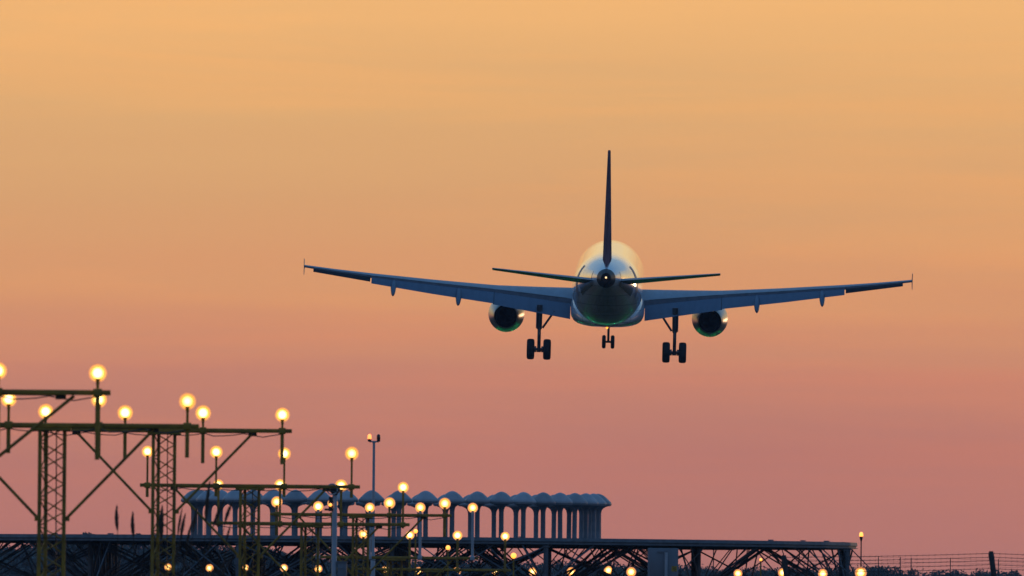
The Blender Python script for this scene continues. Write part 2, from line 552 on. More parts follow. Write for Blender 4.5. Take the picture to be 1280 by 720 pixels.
def post_mesh(x, y):
    p = MB()
    p.tube([(x, y, 0), (x, y, PZ - .24)], .085, 8)
    p.box((x, y, .06), (.5, .5, .12))
    p.box((x, y, PZ - .26), (.22, .22, .04))
    return p


gs = set(grid)
TOPZ = PZ - .21


def clampr(x, y):
    h = math.hypot(x, y)
    k = min(1.0, (PR - .15) / h) if h else 1
    return x * k, y * k


for (x, y) in grid:
    po = post_mesh(x, y).build('post', 'darksteel', plat, smooth=True)
    br = MB()
    zl = PZ - 1.75 + rn.uniform(-.1, .1)
    for (dx, dy) in ((1, 0), (-1, 0), (0, 1), (0, -1)):
        # knee struts from the post up to the middle of each bay
        q_ = rn.uniform(1.9, 3.1)
        tx, ty = clampr(x + dx * q_, y + dy * q_)
        br.tube([(x, y, zl + rn.uniform(-.2, .35)), (tx, ty, TOPZ)], rn.uniform(.024, .034), 6)
    for (dx, dy) in ((.5, .5), (-.5, .5), (.5, -.5), (-.5, -.5)):
        q_ = rn.uniform(3.2, 6.2)
        tx, ty = clampr(x + dx * q_, y + dy * q_ * rn.uniform(.6, 1.3))
        br.tube([(x, y, zl - rn.uniform(0, .5)), (tx, ty, TOPZ)], rn.uniform(.020, .028), 6)
        # short rods from the edge of the deck down into the bays
        ex_, ey_ = clampr(x + dx * rn.uniform(1, 5), y + dy * rn.uniform(1, 5))
        br.tube([(ex_, ey_, TOPZ), (ex_ + rn.uniform(-2.2, 2.2), ey_ + rn.uniform(-2, 2), PZ - rn.uniform(1.5, 2.2))], rn.uniform(.018, .026), 6)
    for (dx, dy) in ((1, 0), (0, 1)):
        nx_, ny_ = x + dx * 5, y + dy * 5
        if math.hypot(nx_, ny_) < 15.9:
            # crossed diagonals between neighbouring posts and a lower tie
            br.tube([(x, y, TOPZ - .05), (nx_, ny_, PZ - 2.9 + rn.uniform(0, .6))], .026, 6)
            br.tube([(nx_, ny_, TOPZ - .05), (x, y, PZ - 2.9 + rn.uniform(0, .6))], .026, 6)
            br.tube([(x, y, PZ - 2.95), (nx_, ny_, PZ - 2.95)], .04, 6)
    br.build('brace', 'darksteel', po, smooth=True)

# ------------------------------------------------------------------ ring of mushroom antennas
RING = 6.84
GA = 'mushroom shaped antenna posts standing in a ring'


def make_antenna():
    t = thing('antenna_post', '', 'antenna', group=GA)
    c = MB()
    c.lathe([(.15, 0), (.15, .03), (.10, .035), (.082, .06), (.080, .90), (.09, .98), (.115, 1.05), (.16, 1.10), (.23, 1.14), (.31, 1.165)], n=16)
    c.build('column', 'column', t)
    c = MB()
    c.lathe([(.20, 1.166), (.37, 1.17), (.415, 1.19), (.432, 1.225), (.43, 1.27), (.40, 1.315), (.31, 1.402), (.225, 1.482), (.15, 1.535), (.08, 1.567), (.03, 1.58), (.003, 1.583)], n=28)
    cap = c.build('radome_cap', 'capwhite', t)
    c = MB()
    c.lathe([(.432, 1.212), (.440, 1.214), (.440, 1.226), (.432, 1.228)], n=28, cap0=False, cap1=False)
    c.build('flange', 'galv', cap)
    return t


ant = make_antenna()
pos = []
for k in range(48):
    th = R(7.5 * k + 0.7)
    near = math.cos(th) >= 0
    pos.append((math.sin(th), -math.cos(th), near))
base_rot = math.atan((495 - 640) / F)
nearrow = sorted([p for p in pos if p[2]], key=lambda p: -p[0])
farrow = sorted([p for p in pos if not p[2]], key=lambda p: -p[0])
first = True
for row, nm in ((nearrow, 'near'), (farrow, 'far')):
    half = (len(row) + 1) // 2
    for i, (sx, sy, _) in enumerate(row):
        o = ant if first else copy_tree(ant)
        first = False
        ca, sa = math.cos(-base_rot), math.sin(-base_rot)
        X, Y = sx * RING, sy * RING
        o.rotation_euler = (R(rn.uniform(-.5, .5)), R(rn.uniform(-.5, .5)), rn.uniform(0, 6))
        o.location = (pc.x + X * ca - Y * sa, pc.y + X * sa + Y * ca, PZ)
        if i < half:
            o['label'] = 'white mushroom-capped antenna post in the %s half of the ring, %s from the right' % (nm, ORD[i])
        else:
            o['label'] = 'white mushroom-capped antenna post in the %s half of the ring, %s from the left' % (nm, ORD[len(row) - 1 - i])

# ------------------------------------------------------------------ approach light gantries
GL = 'yellow approach light gantries in line'
W = 1.5


def lattice(mb_legs, mb_lace, H, half=.2):
    legs = [(-half, -half * .75), (-half + .085, half * .75), (half, 0.0)]
    for (x, y) in legs:
        mb_legs.append(MB().tube([(x, y, 0), (x, y, H)], .034, 8))
    n = int(H / .23)
    st = H / n
    for a, b, ph in ((0, 2, 0), (1, 2, 1), (0, 1, 0)):
        for k in range(n):
            p, q_ = (legs[a], legs[b]) if (k + ph) % 2 == 0 else (legs[b], legs[a])
            mb_lace.tube([(p[0], p[1], k * st), (q_[0], q_[1], (k + 1) * st)], .012, 5)


def add_lamp(parent, x, zbar, up, down, r=.098, y=-.05, stem_mat='olive', lens='lamp', clampy=True, sr=.024):
    """stem through the beam, housing and lit lens facing the approach"""
    z = zbar + up
    s = MB()
    s.tube([(x, y, zbar - down), (x, y, z - r * 1.15)], sr, 8)
    if down > .2:
        s.tube([(x, y, zbar - down), (x, y, zbar - .05)], sr * 1.5, 8)
    if clampy:
        s.box((x, y + .005, zbar), (.13, .15, .12), bev=.012)
    s.tube([(x, y, z - r * 1.9), (x, y, z - r * .9)], [sr * 1.1, r * .42], 8)
    lamp = s.build('lamp', stem_mat, parent)
    tilt = ROTBACK @ Matrix.Rotation(R(-2), 3, 'X')
    h = MB()
    h.lathe([(.03, -.17), (r * .55, -.15), (r * .95, -.07), (r * 1.02, -.005)], (x, y, z), tilt, 20)
    h.build('housing', 'housing', lamp)
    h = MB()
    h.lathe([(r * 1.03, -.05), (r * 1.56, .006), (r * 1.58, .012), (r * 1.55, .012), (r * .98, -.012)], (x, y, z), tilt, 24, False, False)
    h.build('halo_ring', 'halo_ring', lamp)  # added ring whose own glow draws the lamp's halo
    e = MB()
    e.lathe([(r * .97, .0145), (r * .93, .03), (r * .75, .055), (r * .45, .075), (r * .12, .083), (.002, .084)], (x, y, z), tilt, 20)
    e.build('lens', lens, lamp)
    return lamp


rl = random.Random(21)


def gantry(cx, bar_y, s, up, down, label, stem_mat='olive', sr=.024, r=.094, reach=1.68, drop=1.52):
    d = F * W / s
    c = at(cx, bar_y, d)
    t = thing('approach_light_gantry', label, 'light gantry', (c.x, c.y, 0), -HEAD, GL)
    zb = c.z
    legs, lace = [], MB()
    lattice(legs, lace, zb - .045)
    m = lace.build('mast', 'olive', t)
    for l in legs:
        l.build('leg', 'olive', m)
    b = MB()
    b.box((0, 0, zb), (4.86, .078, .078), bev=.01)
    b.box((0, 0, zb - .065), (.62, .42, .04))
    b.build('crossbeam', 'olive', t)
    for sgn in (-1, 1):
        k = MB()
        k.tube([(sgn * .26, .06, zb - drop), (sgn * reach, .06, zb - .05)], .027, 8)
        k.box((sgn * .24, .05, zb - drop - .03), (.10, .06, .08))
        k.build('brace', 'olive', t)
    for i in range(4):
        k = rl.uniform(.90, 1.07)
        add_lamp(t, (i - 1.5) * W + rl.uniform(-.02, .02), zb, up + rl.uniform(-.02, .02), down * rl.uniform(.92, 1.06), stem_mat=stem_mat, sr=sr, r=r * k,
                 lens='lamp_warm' if rl.random() < .3 else 'lamp')
    # feed cable looped under the beam, junction box at the mast head
    P = []
    for i in range(25):
        u = i / 24
        P.append((-2.25 + 4.5 * u, .055, zb - .055 - .045 * abs(math.sin(u * PI * 6)) - (.02 if i % 5 == 2 else 0)))
    k = MB(); k.tube(P, .010, 5); k.tube([(.06, .055, zb - .06), (.07, .07, zb * .5), (.06, .06, 0)], .011, 5)
    k.build('cable', 'black', t)
    k = MB()
    for xx in (-1.68, -.24, .24, 1.68):
        k.box((xx, .047, zb - .055), (.16, .012, .10))
    k.box((0, .047, zb - .035), (3.3, .010, .03))
    k.build('gusset_plate', 'clamp', t)
    return t


gantry(-64, 489.3, 125, .31, .95, 'nearest yellow light gantry, its beam end entering at the left edge highest of all', reach=1.88, drop=1.37)
gantry(66, 531.5, 113, .43, .50, 'yellow light gantry whose lattice mast stands nearest the left edge')
gantry(205.5, 537.5, 98.5, .31, .60, 'yellow light gantry on the second lattice mast from the left, beside the reeds')
gantry(312.5, 607.5, 85, .73, .25, 'yellow light gantry whose beam crosses the antenna caps, right of the reeds')
gantry(387.5, 654.8, 77, .92, .10, 'yellow light gantry with tall lamp stems behind the grey camera pole', sr=.03)
gantry(451, 643.5, 70, .31, .62, 'yellow light gantry whose beam ends amid the antenna columns, with long stakes', sr=.03)
gantry(493.5, 697.0, 64.5, 1.45, .05, 'low yellow light gantry with pale tall lamp poles in front of the platform rim', stem_mat='pale', sr=.045)
gantry(542.5, 712.0, 59.5, 1.08, .10, 'farthest yellow light gantry, four lamps glowing against the platform rim', sr=.04, r=.098)

# far crossbar lamps low behind the platform
GX = 'amber lamps in the low far row'
rowl = [(210, 709, .07), (262, 710, .075), (307, 709.5, .06), (355, 710, .075), (398, 711, .075), (482, 712, .075), (523.5, 714, .08), (571, 714, .08),
        (619.5, 714, .08), (666, 714.5, .08), (714, 714.5, .085), (760.5, 713, .085), (789, 715, .125), (922.5, 717, .11), (978.5, 716, .12), (1028.5, 717, .12), (1076, 716, .15)]
for i, (px, py, r) in enumerate(rowl):
    d = 467.0 if 420 < px < 780 else 384.0
    r_ = r * (1.4 if i < 12 else 1.05) * d / 467
    p = at(px, py, d)
    k = i if i < 9 else len(rowl) - 1 - i
    t = thing('approach_lamp', 'small amber lamp in the lowest row at the frame bottom, %s from the %s' % (ORD[k], 'left' if i < 9 else 'right'), 'lamp',
              (p.x, p.y, 0), 0, GX)
    s = MB()
    s.tube([(0, 0, 0), (0, 0, p.z - r_ * 1.1)], .03, 8)
    s.box((0, 0, .04), (.25, .25, .08))
    s.build('pole', 'olive', t)
    h = MB()
    h.lathe([(.03, -.15), (r_ * .6, -.13), (r_ * 1.0, -.05), (r_ * 1.04, .0)], (0, 0, p.z), ROTBACK, 16)
    h.build('housing', 'housing', t)
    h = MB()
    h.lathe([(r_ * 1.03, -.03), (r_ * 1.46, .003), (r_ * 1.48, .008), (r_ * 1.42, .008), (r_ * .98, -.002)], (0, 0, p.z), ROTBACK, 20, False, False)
    h.build('halo_ring', 'halo_ring', t)  # the same added halo glow for the far lamps
    e = MB()
    e.lathe([(r_ * .97, .003), (r_ * .8, .03), (r_ * .45, .05), (.002, .06)], (0, 0, p.z), ROTBACK, 16)
    e.build('lens', 'lamp_far', t)
for px, py, d, r, lab in ((560, 684.5, 384, .075, 'tiny amber lamp under the platform rim between two bright gantry lamps'),
                          (642, 694.5, 384, .095, 'small amber lamp just below the rightmost lamp of the farthest gantry'),
                          (519.5, 664, 380, .07, 'faint orange lamp touching the upper right of a bright gantry lamp'),
                          (951, 699.5, 440, .055, 'tiny dim amber lamp glimpsed in the lattice near the platform right end')):
    p = at(px, py, d)
    t = thing('amber_lamp', lab, 'lamp', (p.x, p.y, 0))
    MB().tube([(0, 0, 0), (0, 0, p.z - r)], .028, 8).build('pole', 'olive', t)
    MB().lathe([(.03, -.12), (r * .7, -.1), (r * 1.03, -.01)], (0, 0, p.z), ROTBACK, 16).build('housing', 'housing', t)
    MB().lathe([(r * .97, .003), (r * .8, .03), (r * .4, .05), (.002, .055)], (0, 0, p.z), ROTBACK, 16).build('lens', 'amber', t)

# ------------------------------------------------------------------ obstruction light mast
d = 372.0
p = at(467.5, 552, d)
t = thing('obstruction_light_mast', 'slim pale mast with a two-lamp head rising above the antenna ring', 'mast', (p.x, p.y, 0), 0)
s = MB()
s.tube([(0, 0, 0), (0, 0, 2.9), (0, 0, 3.05), (0, 0, p.z)], [.075, .075, .05, .04], 12)
s.box((0, 0, .05), (.4, .4, .1))
s.build('pole', 'pale', t)
s = MB()
s.tube([(-.15, 0, p.z), (.15, 0, p.z)], .025, 8)
s.tube([(0, 0, p.z - .04), (0, 0, p.z + .02)], .06, 10)
s.build('crossarm', 'pale', t)
for sg, m_ in ((-1, 'red'), (1, 'deadlamp')):
    l = MB()
    l.lathe([(.045, 0), (.055, .02), (.055, .07), (.06, .08)], (sg * .14, 0, p.z + .0), n=14)
    lo = l.build('lamp', 'black', t)
    MB().lathe([(.058, .082), (.062, .12), (.055, .19), (.03, .225), (.004, .235)], (sg * .14, 0, p.z), n=14).build('lens', m_, lo)
    if m_ == 'red': lo['label'] = 'lit red orange lamp'
    else: lo['label'] = 'unlit dark lamp'

# ------------------------------------------------------------------ camera pole
d = 283.0
p = at(418.5, 618, d)
t = thing('camera_pole', 'grey pole topped by a dark round camera head in front of the antenna columns', 'camera pole', (p.x, p.y, 0))
s = MB()
s.tube([(0, 0, 0), (0, 0, p.z - .05), (0, 0, p.z)], [.068, .062, .05], 12)
s.box((0, 0, .05), (.45, .45, .1))
s.build('pole', 'pale', t)
s = MB()
s.lathe([(.055, -.02), (.075, .02), (.11, .05), (.128, .11), (.122, .17), (.09, .215), (.04, .235), (.003, .24)], (0, -.01, p.z), n=20)
hd = s.build('camera_head', 'black', t)
s = MB()
tor = [Vector((math.cos(a) * .125 - .06, -.12, math.sin(a) * .125 + p.z + .12)) for a in [R(20 * k) for k in range(19)]]
s.tube(tor, .016, 6, False)
s.build('shade_ring', 'pale', hd)
s = MB()
s.tube([(-.02, -.03, p.z - .36), (-.24, -.03, p.z - .36)], .026, 8)
s.tube([(-.02, -.03, p.z - .18), (-.10, -.03, p.z - .18)], .026, 8)
s.tube([(-.10, -.03, p.z - .40), (-.10, -.03, p.z - .06)], .045, 10)
s.build('arm', 'black', t)
MB().lathe([(.035, 0), (.04, .02), (.025, .045), (.003, .05)], (-.10, -.076, p.z - .25), ROTBACK, 12).build('indicator_lamp', 'amber', t)
s = MB()
s.box((.19, .02, p.z - 1.92), (.22, .2, .62), bev=.015)
s.box((.19, .02, p.z - 1.60), (.26, .24, .03))
s.box((.19, -.085, p.z - 1.75), (.20, .02, .015))
s.build('junction_box', 'cabinet', t)

# ------------------------------------------------------------------ equipment cabinet by the platform
d = 385.0
a = at(810, 685, d); b = at(848, 685, d)
wd = b.x - a.x
t = thing('equipment_cabinet', 'tall pale blue grey equipment cabinet in front of the lattice with a yellow sticker', 'cabinet', ((a.x + b.x) / 2, a.y, 0))
H = a.z
MB().box((0, .3, H / 2 + .05), (wd, .6, H - .1), bev=.02).build('body', 'cabinet', t)
MB().box((0, .3, .05), (wd + .2, .8, .1)).build('plinth', 'galv', t)
s = MB()
s.box((-wd * .18, -.012, H - .55), (wd * .5, .02, .9), bev=.006)
s.box((-wd * .02, -.03, H - .12), (wd * .34, .035, .05))
s.build('door_panel', 'cabinet', t)
MB().tube([(wd * .10, -.06, 0), (wd * .10, -.06, H - .14)], .055, 12).build('conduit', 'pale', t)
s = MB()
s.box((wd * .37, -.004, H - .66), (.17, .008, .17))
st = s.build('warning_sticker', 'yellow', t, smooth=False)
s = MB()
for k in range(3):
    s.box((wd * .37, -.0105, H - .61 - k * .05), (.14, .004, .018), Matrix.Rotation(.5, 3, 'Y'))
s.build('sticker_stripe', 'black', st, smooth=False)

# ------------------------------------------------------------------ rim end beacon
p = at(1076.5, 672, 401)
t = thing('beacon_lamp', 'orange beacon on a thin stalk above the right tip of the platform', 'lamp', (p.x, p.y, 0))
s = MB()
s.tube([(0, 0, 0), (0, 0, p.z - .02)], .022, 8)
s.build('stalk', 'wood', t)
MB().lathe([(.025, -.12), (.05, -.02), (.055, .03), (.065, .035)], (0, 0, p.z), n=14).build('socket', 'black', t)
MB().lathe([(.06, .037), (.068, .07), (.06, .14), (.035, .18), (.004, .19)], (0, 0, p.z), n=14).build('lens', 'amber', t)

# ------------------------------------------------------------------ barbed wire fences
def fence(label, d, posts, wires, pr, wr, group, sag=.03, lean=0.0, barbs=True):
    a = at(posts[0][0], 700, d)
    t = thing('barbed_wire_fence', label, 'fence', (a.x, a.y, 0), 0)
    pts = [at(px, py, d) for px, py in posts]
    for q_ in pts:
        h = q_.z
        k = MB()
        dx = q_.x - a.x
        k.tube([(dx + lean, 0, 0), (dx + lean * .3, 0, h * .7), (dx, 0, h * .97), (dx, 0, h)], [pr * 1.05, pr, pr * .95, pr * .7], 8)
        k.build('post', 'wood', t)
    for off_ in wires:
        k = MB()
        for q0, q1 in zip(pts, pts[1:]):
            P = []
            for i in range(13):
                u = i / 12
                P.append(Vector((q0.x - a.x + (q1.x - q0.x) * u, -.02, q0.z + (q1.z - q0.z) * u - off_ - sag * 4 * u * (1 - u))))
            k.tube(P, wr, 5)
            if barbs:
                nb = int((q1.x - q0.x) / .16)
                for i in range(nb):
                    u = (i + .5) / nb
                    c = Vector((q0.x - a.x + (q1.x - q0.x) * u, -.02, q0.z + (q1.z - q0.z) * u - off_ - sag * 4 * u * (1 - u)))
                    e = Vector((.012, .012, .03))
                    k.tube([c - e, c + e], wr * .6, 4)
        k.build('wire', 'wire', t)
    return t


fence('barbed wire fence with dark leaning post at the far right', 330,
      [(980, 694), (1239, 689), (1500, 697)], [.06, .165, .26, .37, .48], .085, .0075, None, sag=.02, lean=.38)
fence('thin distant wire fence with slender stakes beyond the nearer barbed wire', 560,
      [(1010, 694), (1056, 694), (1098, 695), (1125.5, 696), (1139, 697), (1188, 697), (1248, 699), (1310, 699), (1370, 700)], [.03, .20, .37], .022, .0045, None, barbs=False)

# ------------------------------------------------------------------ reeds
GR = 'dry reeds growing in front of the lattice'
reeds = [  # tip x,y ; plume foot x,y ; widest px
    (146, 631, 147, 664, 5.0, 'upright brown reed plume standing alone left of all the others'),
    (166, 639, 167, 672, 5.0, 'upright brown reed plume second from the left'),
    (203, 631, 202, 674, 6.5, 'fat brown reed plume seen inside the second lattice mast'),
    (228, 634, 222, 672, 2.6, 'thin reed blade just right of the second lattice mast'),
    (232, 641, 226, 674, 4.4, 'brown reed plume leaning right beside a thin blade'),
    (241, 650, 233, 684, 3.6, 'short brown reed plume leaning right before the first antenna post'),
    (247.5, 630, 241, 668, 3.4, 'straight slim reed left of the tallest reed'),
    (262.5, 600, 257, 655, 5.0, 'tallest brown reed, its tip reaching the antenna caps'),
    (281, 623, 266, 660, 4.2, 'reed plume leaning strongly right under the antenna caps'),
    (291, 626, 281, 654, 4.4, 'rightmost long reed plume leaning right against the sky'),
    (288, 657, 283, 678, 2.4, 'short thin reed lowest of the leaning bunch'),
]
for i, (tx, ty, fx, fy, wpx, lab) in enumerate(reeds):
    d = 190 + (i % 4) * 3
    tip, foot = at(tx, ty, d), at(fx, fy, d)
    dirv = (tip - foot)
    basex = foot.x - dirv.x / max(.2, dirv.z) * .35 * foot.z
    t = thing('reed', lab, 'reed', (basex, foot.y, 0), 0, GR)
    o_ = Vector((basex, foot.y, 0))
    f_, tp = foot - o_, tip - o_
    s = MB()
    s.tube([(0, 0, 0), (f_.x * .3, 0, f_.z * .45), (f_.x * .72, 0, f_.z * .8), f_, f_ + (tp - f_) * .5], [.011, .009, .007, .006, .004], 6)
    s.build('stem', 'reed', t)
    rnl = random.Random(i + 90)
    for q_ in range(3 if i > 2 else 1):
        z0 = f_.z * rnl.uniform(.55, .85)
        a = rnl.uniform(-.35, .5)
        ln_ = rnl.uniform(.35, .75)
        P = [Vector((f_.x * .6 + math.sin(a) * ln_ * u + .10 * u * u * (1 if a > 0 else -1), .03 * q_, z0 + math.cos(a) * ln_ * u - .08 * u * u)) for u in (0, .25, .5, .75, 1)]
        k = MB(); k.tube(P, [.006, .011, .010, .006, .001], 5)
        k.build('leaf', 'reed', t)
    rr = wpx / F * d / 2
    k = MB()
    n = 12
    dv = tp - f_
    cv = [f_ + dv * (j / n) + Vector((math.sin(j / n * PI) * -.012, 0, 0)) for j in range(n + 1)]
    k.tube(cv, [rr * max(.08, math.sin(PI * min(1, (j / n) ** .8)) ** .7) * (1 + .12 * math.sin(j * 2.3 + i)) for j in range(n + 1)], 8)
    rn2 = random.Random(i + 40)
    for _ in range(70):
        u = rn2.uniform(.05, .9)
        c = f_ + dv * u
        a = rn2.uniform(0, 2 * PI)
        q_ = rr * math.sin(PI * u ** .8) ** .7
        e = Vector((math.cos(a), math.sin(a), 0)) * q_ * rn2.uniform(.9, 1.35) + dv.normalized() * rn2.uniform(.02, .06)
        k.tube([c, c + e * .6 + dv.normalized() * .01, c + e], [.004, .003, .001], 4)
    k.build('plume', 'reed', t)

# ------------------------------------------------------------------ aeroplane
PDIST = F / 22.3
pl = thing('aeroplane', 'twin-engined airliner landing away from us with wheels and flaps down', 'aeroplane')
loc = at(760.3, 355.5, PDIST)
yaw = math.atan(120 / F) + R(0.42)
pl.matrix_world = Matrix.Translation(loc) @ Matrix.Rotation(-yaw, 4, 'Z') @ Matrix.Rotation(R(3.75), 4, 'X') @ Matrix.Rotation(0.016, 4, 'Y')

ST = [(-.0, .03, .03, -.62), (.15, .32, .30, -.60), (.5, .68, .62, -.52), (1.1, 1.02, .98, -.40), (2.0, 1.38, 1.38, -.24), (3.2, 1.68, 1.75, -.10),
      (4.6, 1.88, 1.97, -.03), (6.3, 1.975, 2.07, 0), (10, 1.975, 2.07, 0), (14, 1.975, 2.07, 0), (18, 1.975, 2.07, 0), (22, 1.975, 2.07, 0), (24.5, 1.975, 2.07, 0),
      (26.2, 1.95, 2.0, .06), (28, 1.84, 1.83, .21), (30, 1.63, 1.57, .43), (32, 1.34, 1.27, .67), (34, 1.0, .95, .88), (35.5, .72, .70, 1.0), (36.6, .5, .5, 1.06),
      (37.3, .33, .36, 1.08), (37.5, .27, .3, 1.08)]


def ell(s, w, h, z, n=44, e=2.0):
    out = []
    for k in range(n):
        a = 2 * PI * k / n
        ca, sa = math.cos(a), math.sin(a)
        out.append(Vector((w * math.copysign(abs(ca) ** (2 / e), ca), 18 - s, z + h * math.copysign(abs(sa) ** (2 / e), sa))))
    return out


f = MB()
f.ring_loft([ell(*q_) for q_ in ST], True, True)
fus = f.build('fuselage', 'white', pl, angle=60)
# wing to body fairing, boxy under the belly
f = MB()
f.ring_loft([ell(s, w_, h_, z_, 40, e_) for s, w_, h_, z_, e_ in
             ((9.2, .5, .1, -2.0, 2), (10.2, 1.55, .5, -1.65, 2.4), (11.5, 1.98, .85, -1.42, 2.9), (13.5, 2.07, 1.0, -1.34, 3.2), (17, 2.08, 1.0, -1.34, 3.3),
              (20, 2.05, .98, -1.34, 3.1), (22, 1.9, .82, -1.42, 2.7), (23.5, 1.5, .5, -1.66, 2.3), (24.8, .5, .1, -2.0, 2))], True, True)
f.build('belly_fairing', 'white', pl, angle=60)
# tail cone exhaust and light
MB().lathe([(.18, 0), (.19, .03), (.15, .05), (.12, .02), (.11, -.04)], (0, 18 - 37.5, 1.04), ROTBACK, 20).build('exhaust_ring', 'dark_metal', fus)
MB().lathe([(.05, 0), (.055, .02), (.035, .05), (.004, .06)], (0, 18 - 37.545, 1.14), ROTBACK, 12).build('tail_light', 'navwhite', fus)
# dark bare tail cone tip and bare metal plates where the tailplane swivels
f = MB()
f.ring_loft([ell(s_, w_ + .006, h_ + .006, z_) for s_, w_, h_, z_ in ((36.55, .51, .51, 1.057), (36.9, .43, .44, 1.07), (37.3, .33, .36, 1.08), (37.51, .272, .302, 1.08))], False, True)
f.build('tail_cone_tip', 'dark_metal', fus, angle=60)
for sg in (-1, 1):
    dp = MB()
    rows = []
    for s_, w_, h_, z_ in ((31.0, 1.485, 1.42, .55), (32, 1.34, 1.27, .67), (33, 1.17, 1.11, .775), (34, 1.0, .95, .88), (35, .815, .784, .96)):
        rows.append([Vector((sg * (w_ + .010) * math.cos(R(a)), 18 - s_, z_ + (h_ + .010) * math.sin(R(a)))) for a in range(-28, 34, 6)])
    dp.ring_loft(rows, False, False, closed=False)
    dp.build('swivel_plate', 'bare', fus)
# rear cabin doors as raised panels with dark seams
for sg in (-1, 1):
    dp = MB()
    rows = []
    for s_ in (29.3, 30.1):
        rows.append([])
        w_, h_, z_ = 1.63 + (30 - s_) * .12, 1.57 + (30 - s_) * .14, .43 - (30 - s_) * .11
        for k in range(9):
            a = R(-22 + k * 8)
            rows[-1].append(Vector((sg * (w_ + .012) * math.cos(a), 18 - s_, z_ + (h_ + .012) * math.sin(a))))
    dp.ring_loft(rows, False, False, closed=False)
    dp.build('rear_door', 'flap', fus)


def foil(x, yle, c, zle, zte, t, u0=0.0, u1=1.0, n=14, camber=.012):
    """closed aerofoil loop between chord fractions u0 and u1"""
    def th(u): return 5 * t * c * (.2969 * math.sqrt(u) - .126 * u - .3516 * u * u + .2843 * u ** 3 - .1015 * u ** 4)
    us = [u0 + (u1 - u0) * (.5 - .5 * math.cos(PI * k / n)) for k in range(n + 1)]
    pt = lambda u, sg: Vector((x, yle - c * u, zle + (zte - zle) * u + camber * c * 4 * u * (1 - u) + sg * max(th(u), .006)))
    up = [pt(u, 1) for u in reversed(us)]
    lo = [pt(u, -1) for u in us[1:]]
    return up + lo


def surf(x0, x1, nx, fn, sg, u0=0., u1=1.):
    b = MB()
    rings = []
    for k in range(nx + 1):
        x = x0 + (x1 - x0) * k / nx
        yle, c, zle, zte, t = fn(x)
        loop = foil(x, yle, c, zle, zte, t, u0, u1)
        rings.append([Vector((sg * p.x, p.y, p.z)) for p in loop])
    b.ring_loft(rings, True, True)
    return b


def lerp_tab(tab, x):
    if x <= tab[0][0]: return tab[0][1:]
    for a, b in zip(tab, tab[1:]):
        if x <= b[0]:
            u = (x - a[0]) / (b[0] - a[0])
            return [p + (q_ - p) * u for p, q_ in zip(a[1:], b[1:])]
    return tab[-1][1:]


#        x     yLE   chord  zLE    zTE(full)  t
WT = [(1.2, 6.3, 7.7, -.90, -1.34, .135), (1.98, 5.9, 7.2, -.85, -1.24, .135), (4.2, 4.75, 5.9, -.73, -.90, .125), (6.4, 3.6, 4.7, -.60, -.58, .115), (9.8, 1.85, 3.6, -.24, -.22, .11),
      (13.2, .07, 2.57, .16, .16, .11), (15.2, -.97, 1.98, .42, .42, .105), (16.95, -1.88, 1.45, .68, .68, .10)]
wf = lambda x: lerp_tab(WT, x)
NX = 24
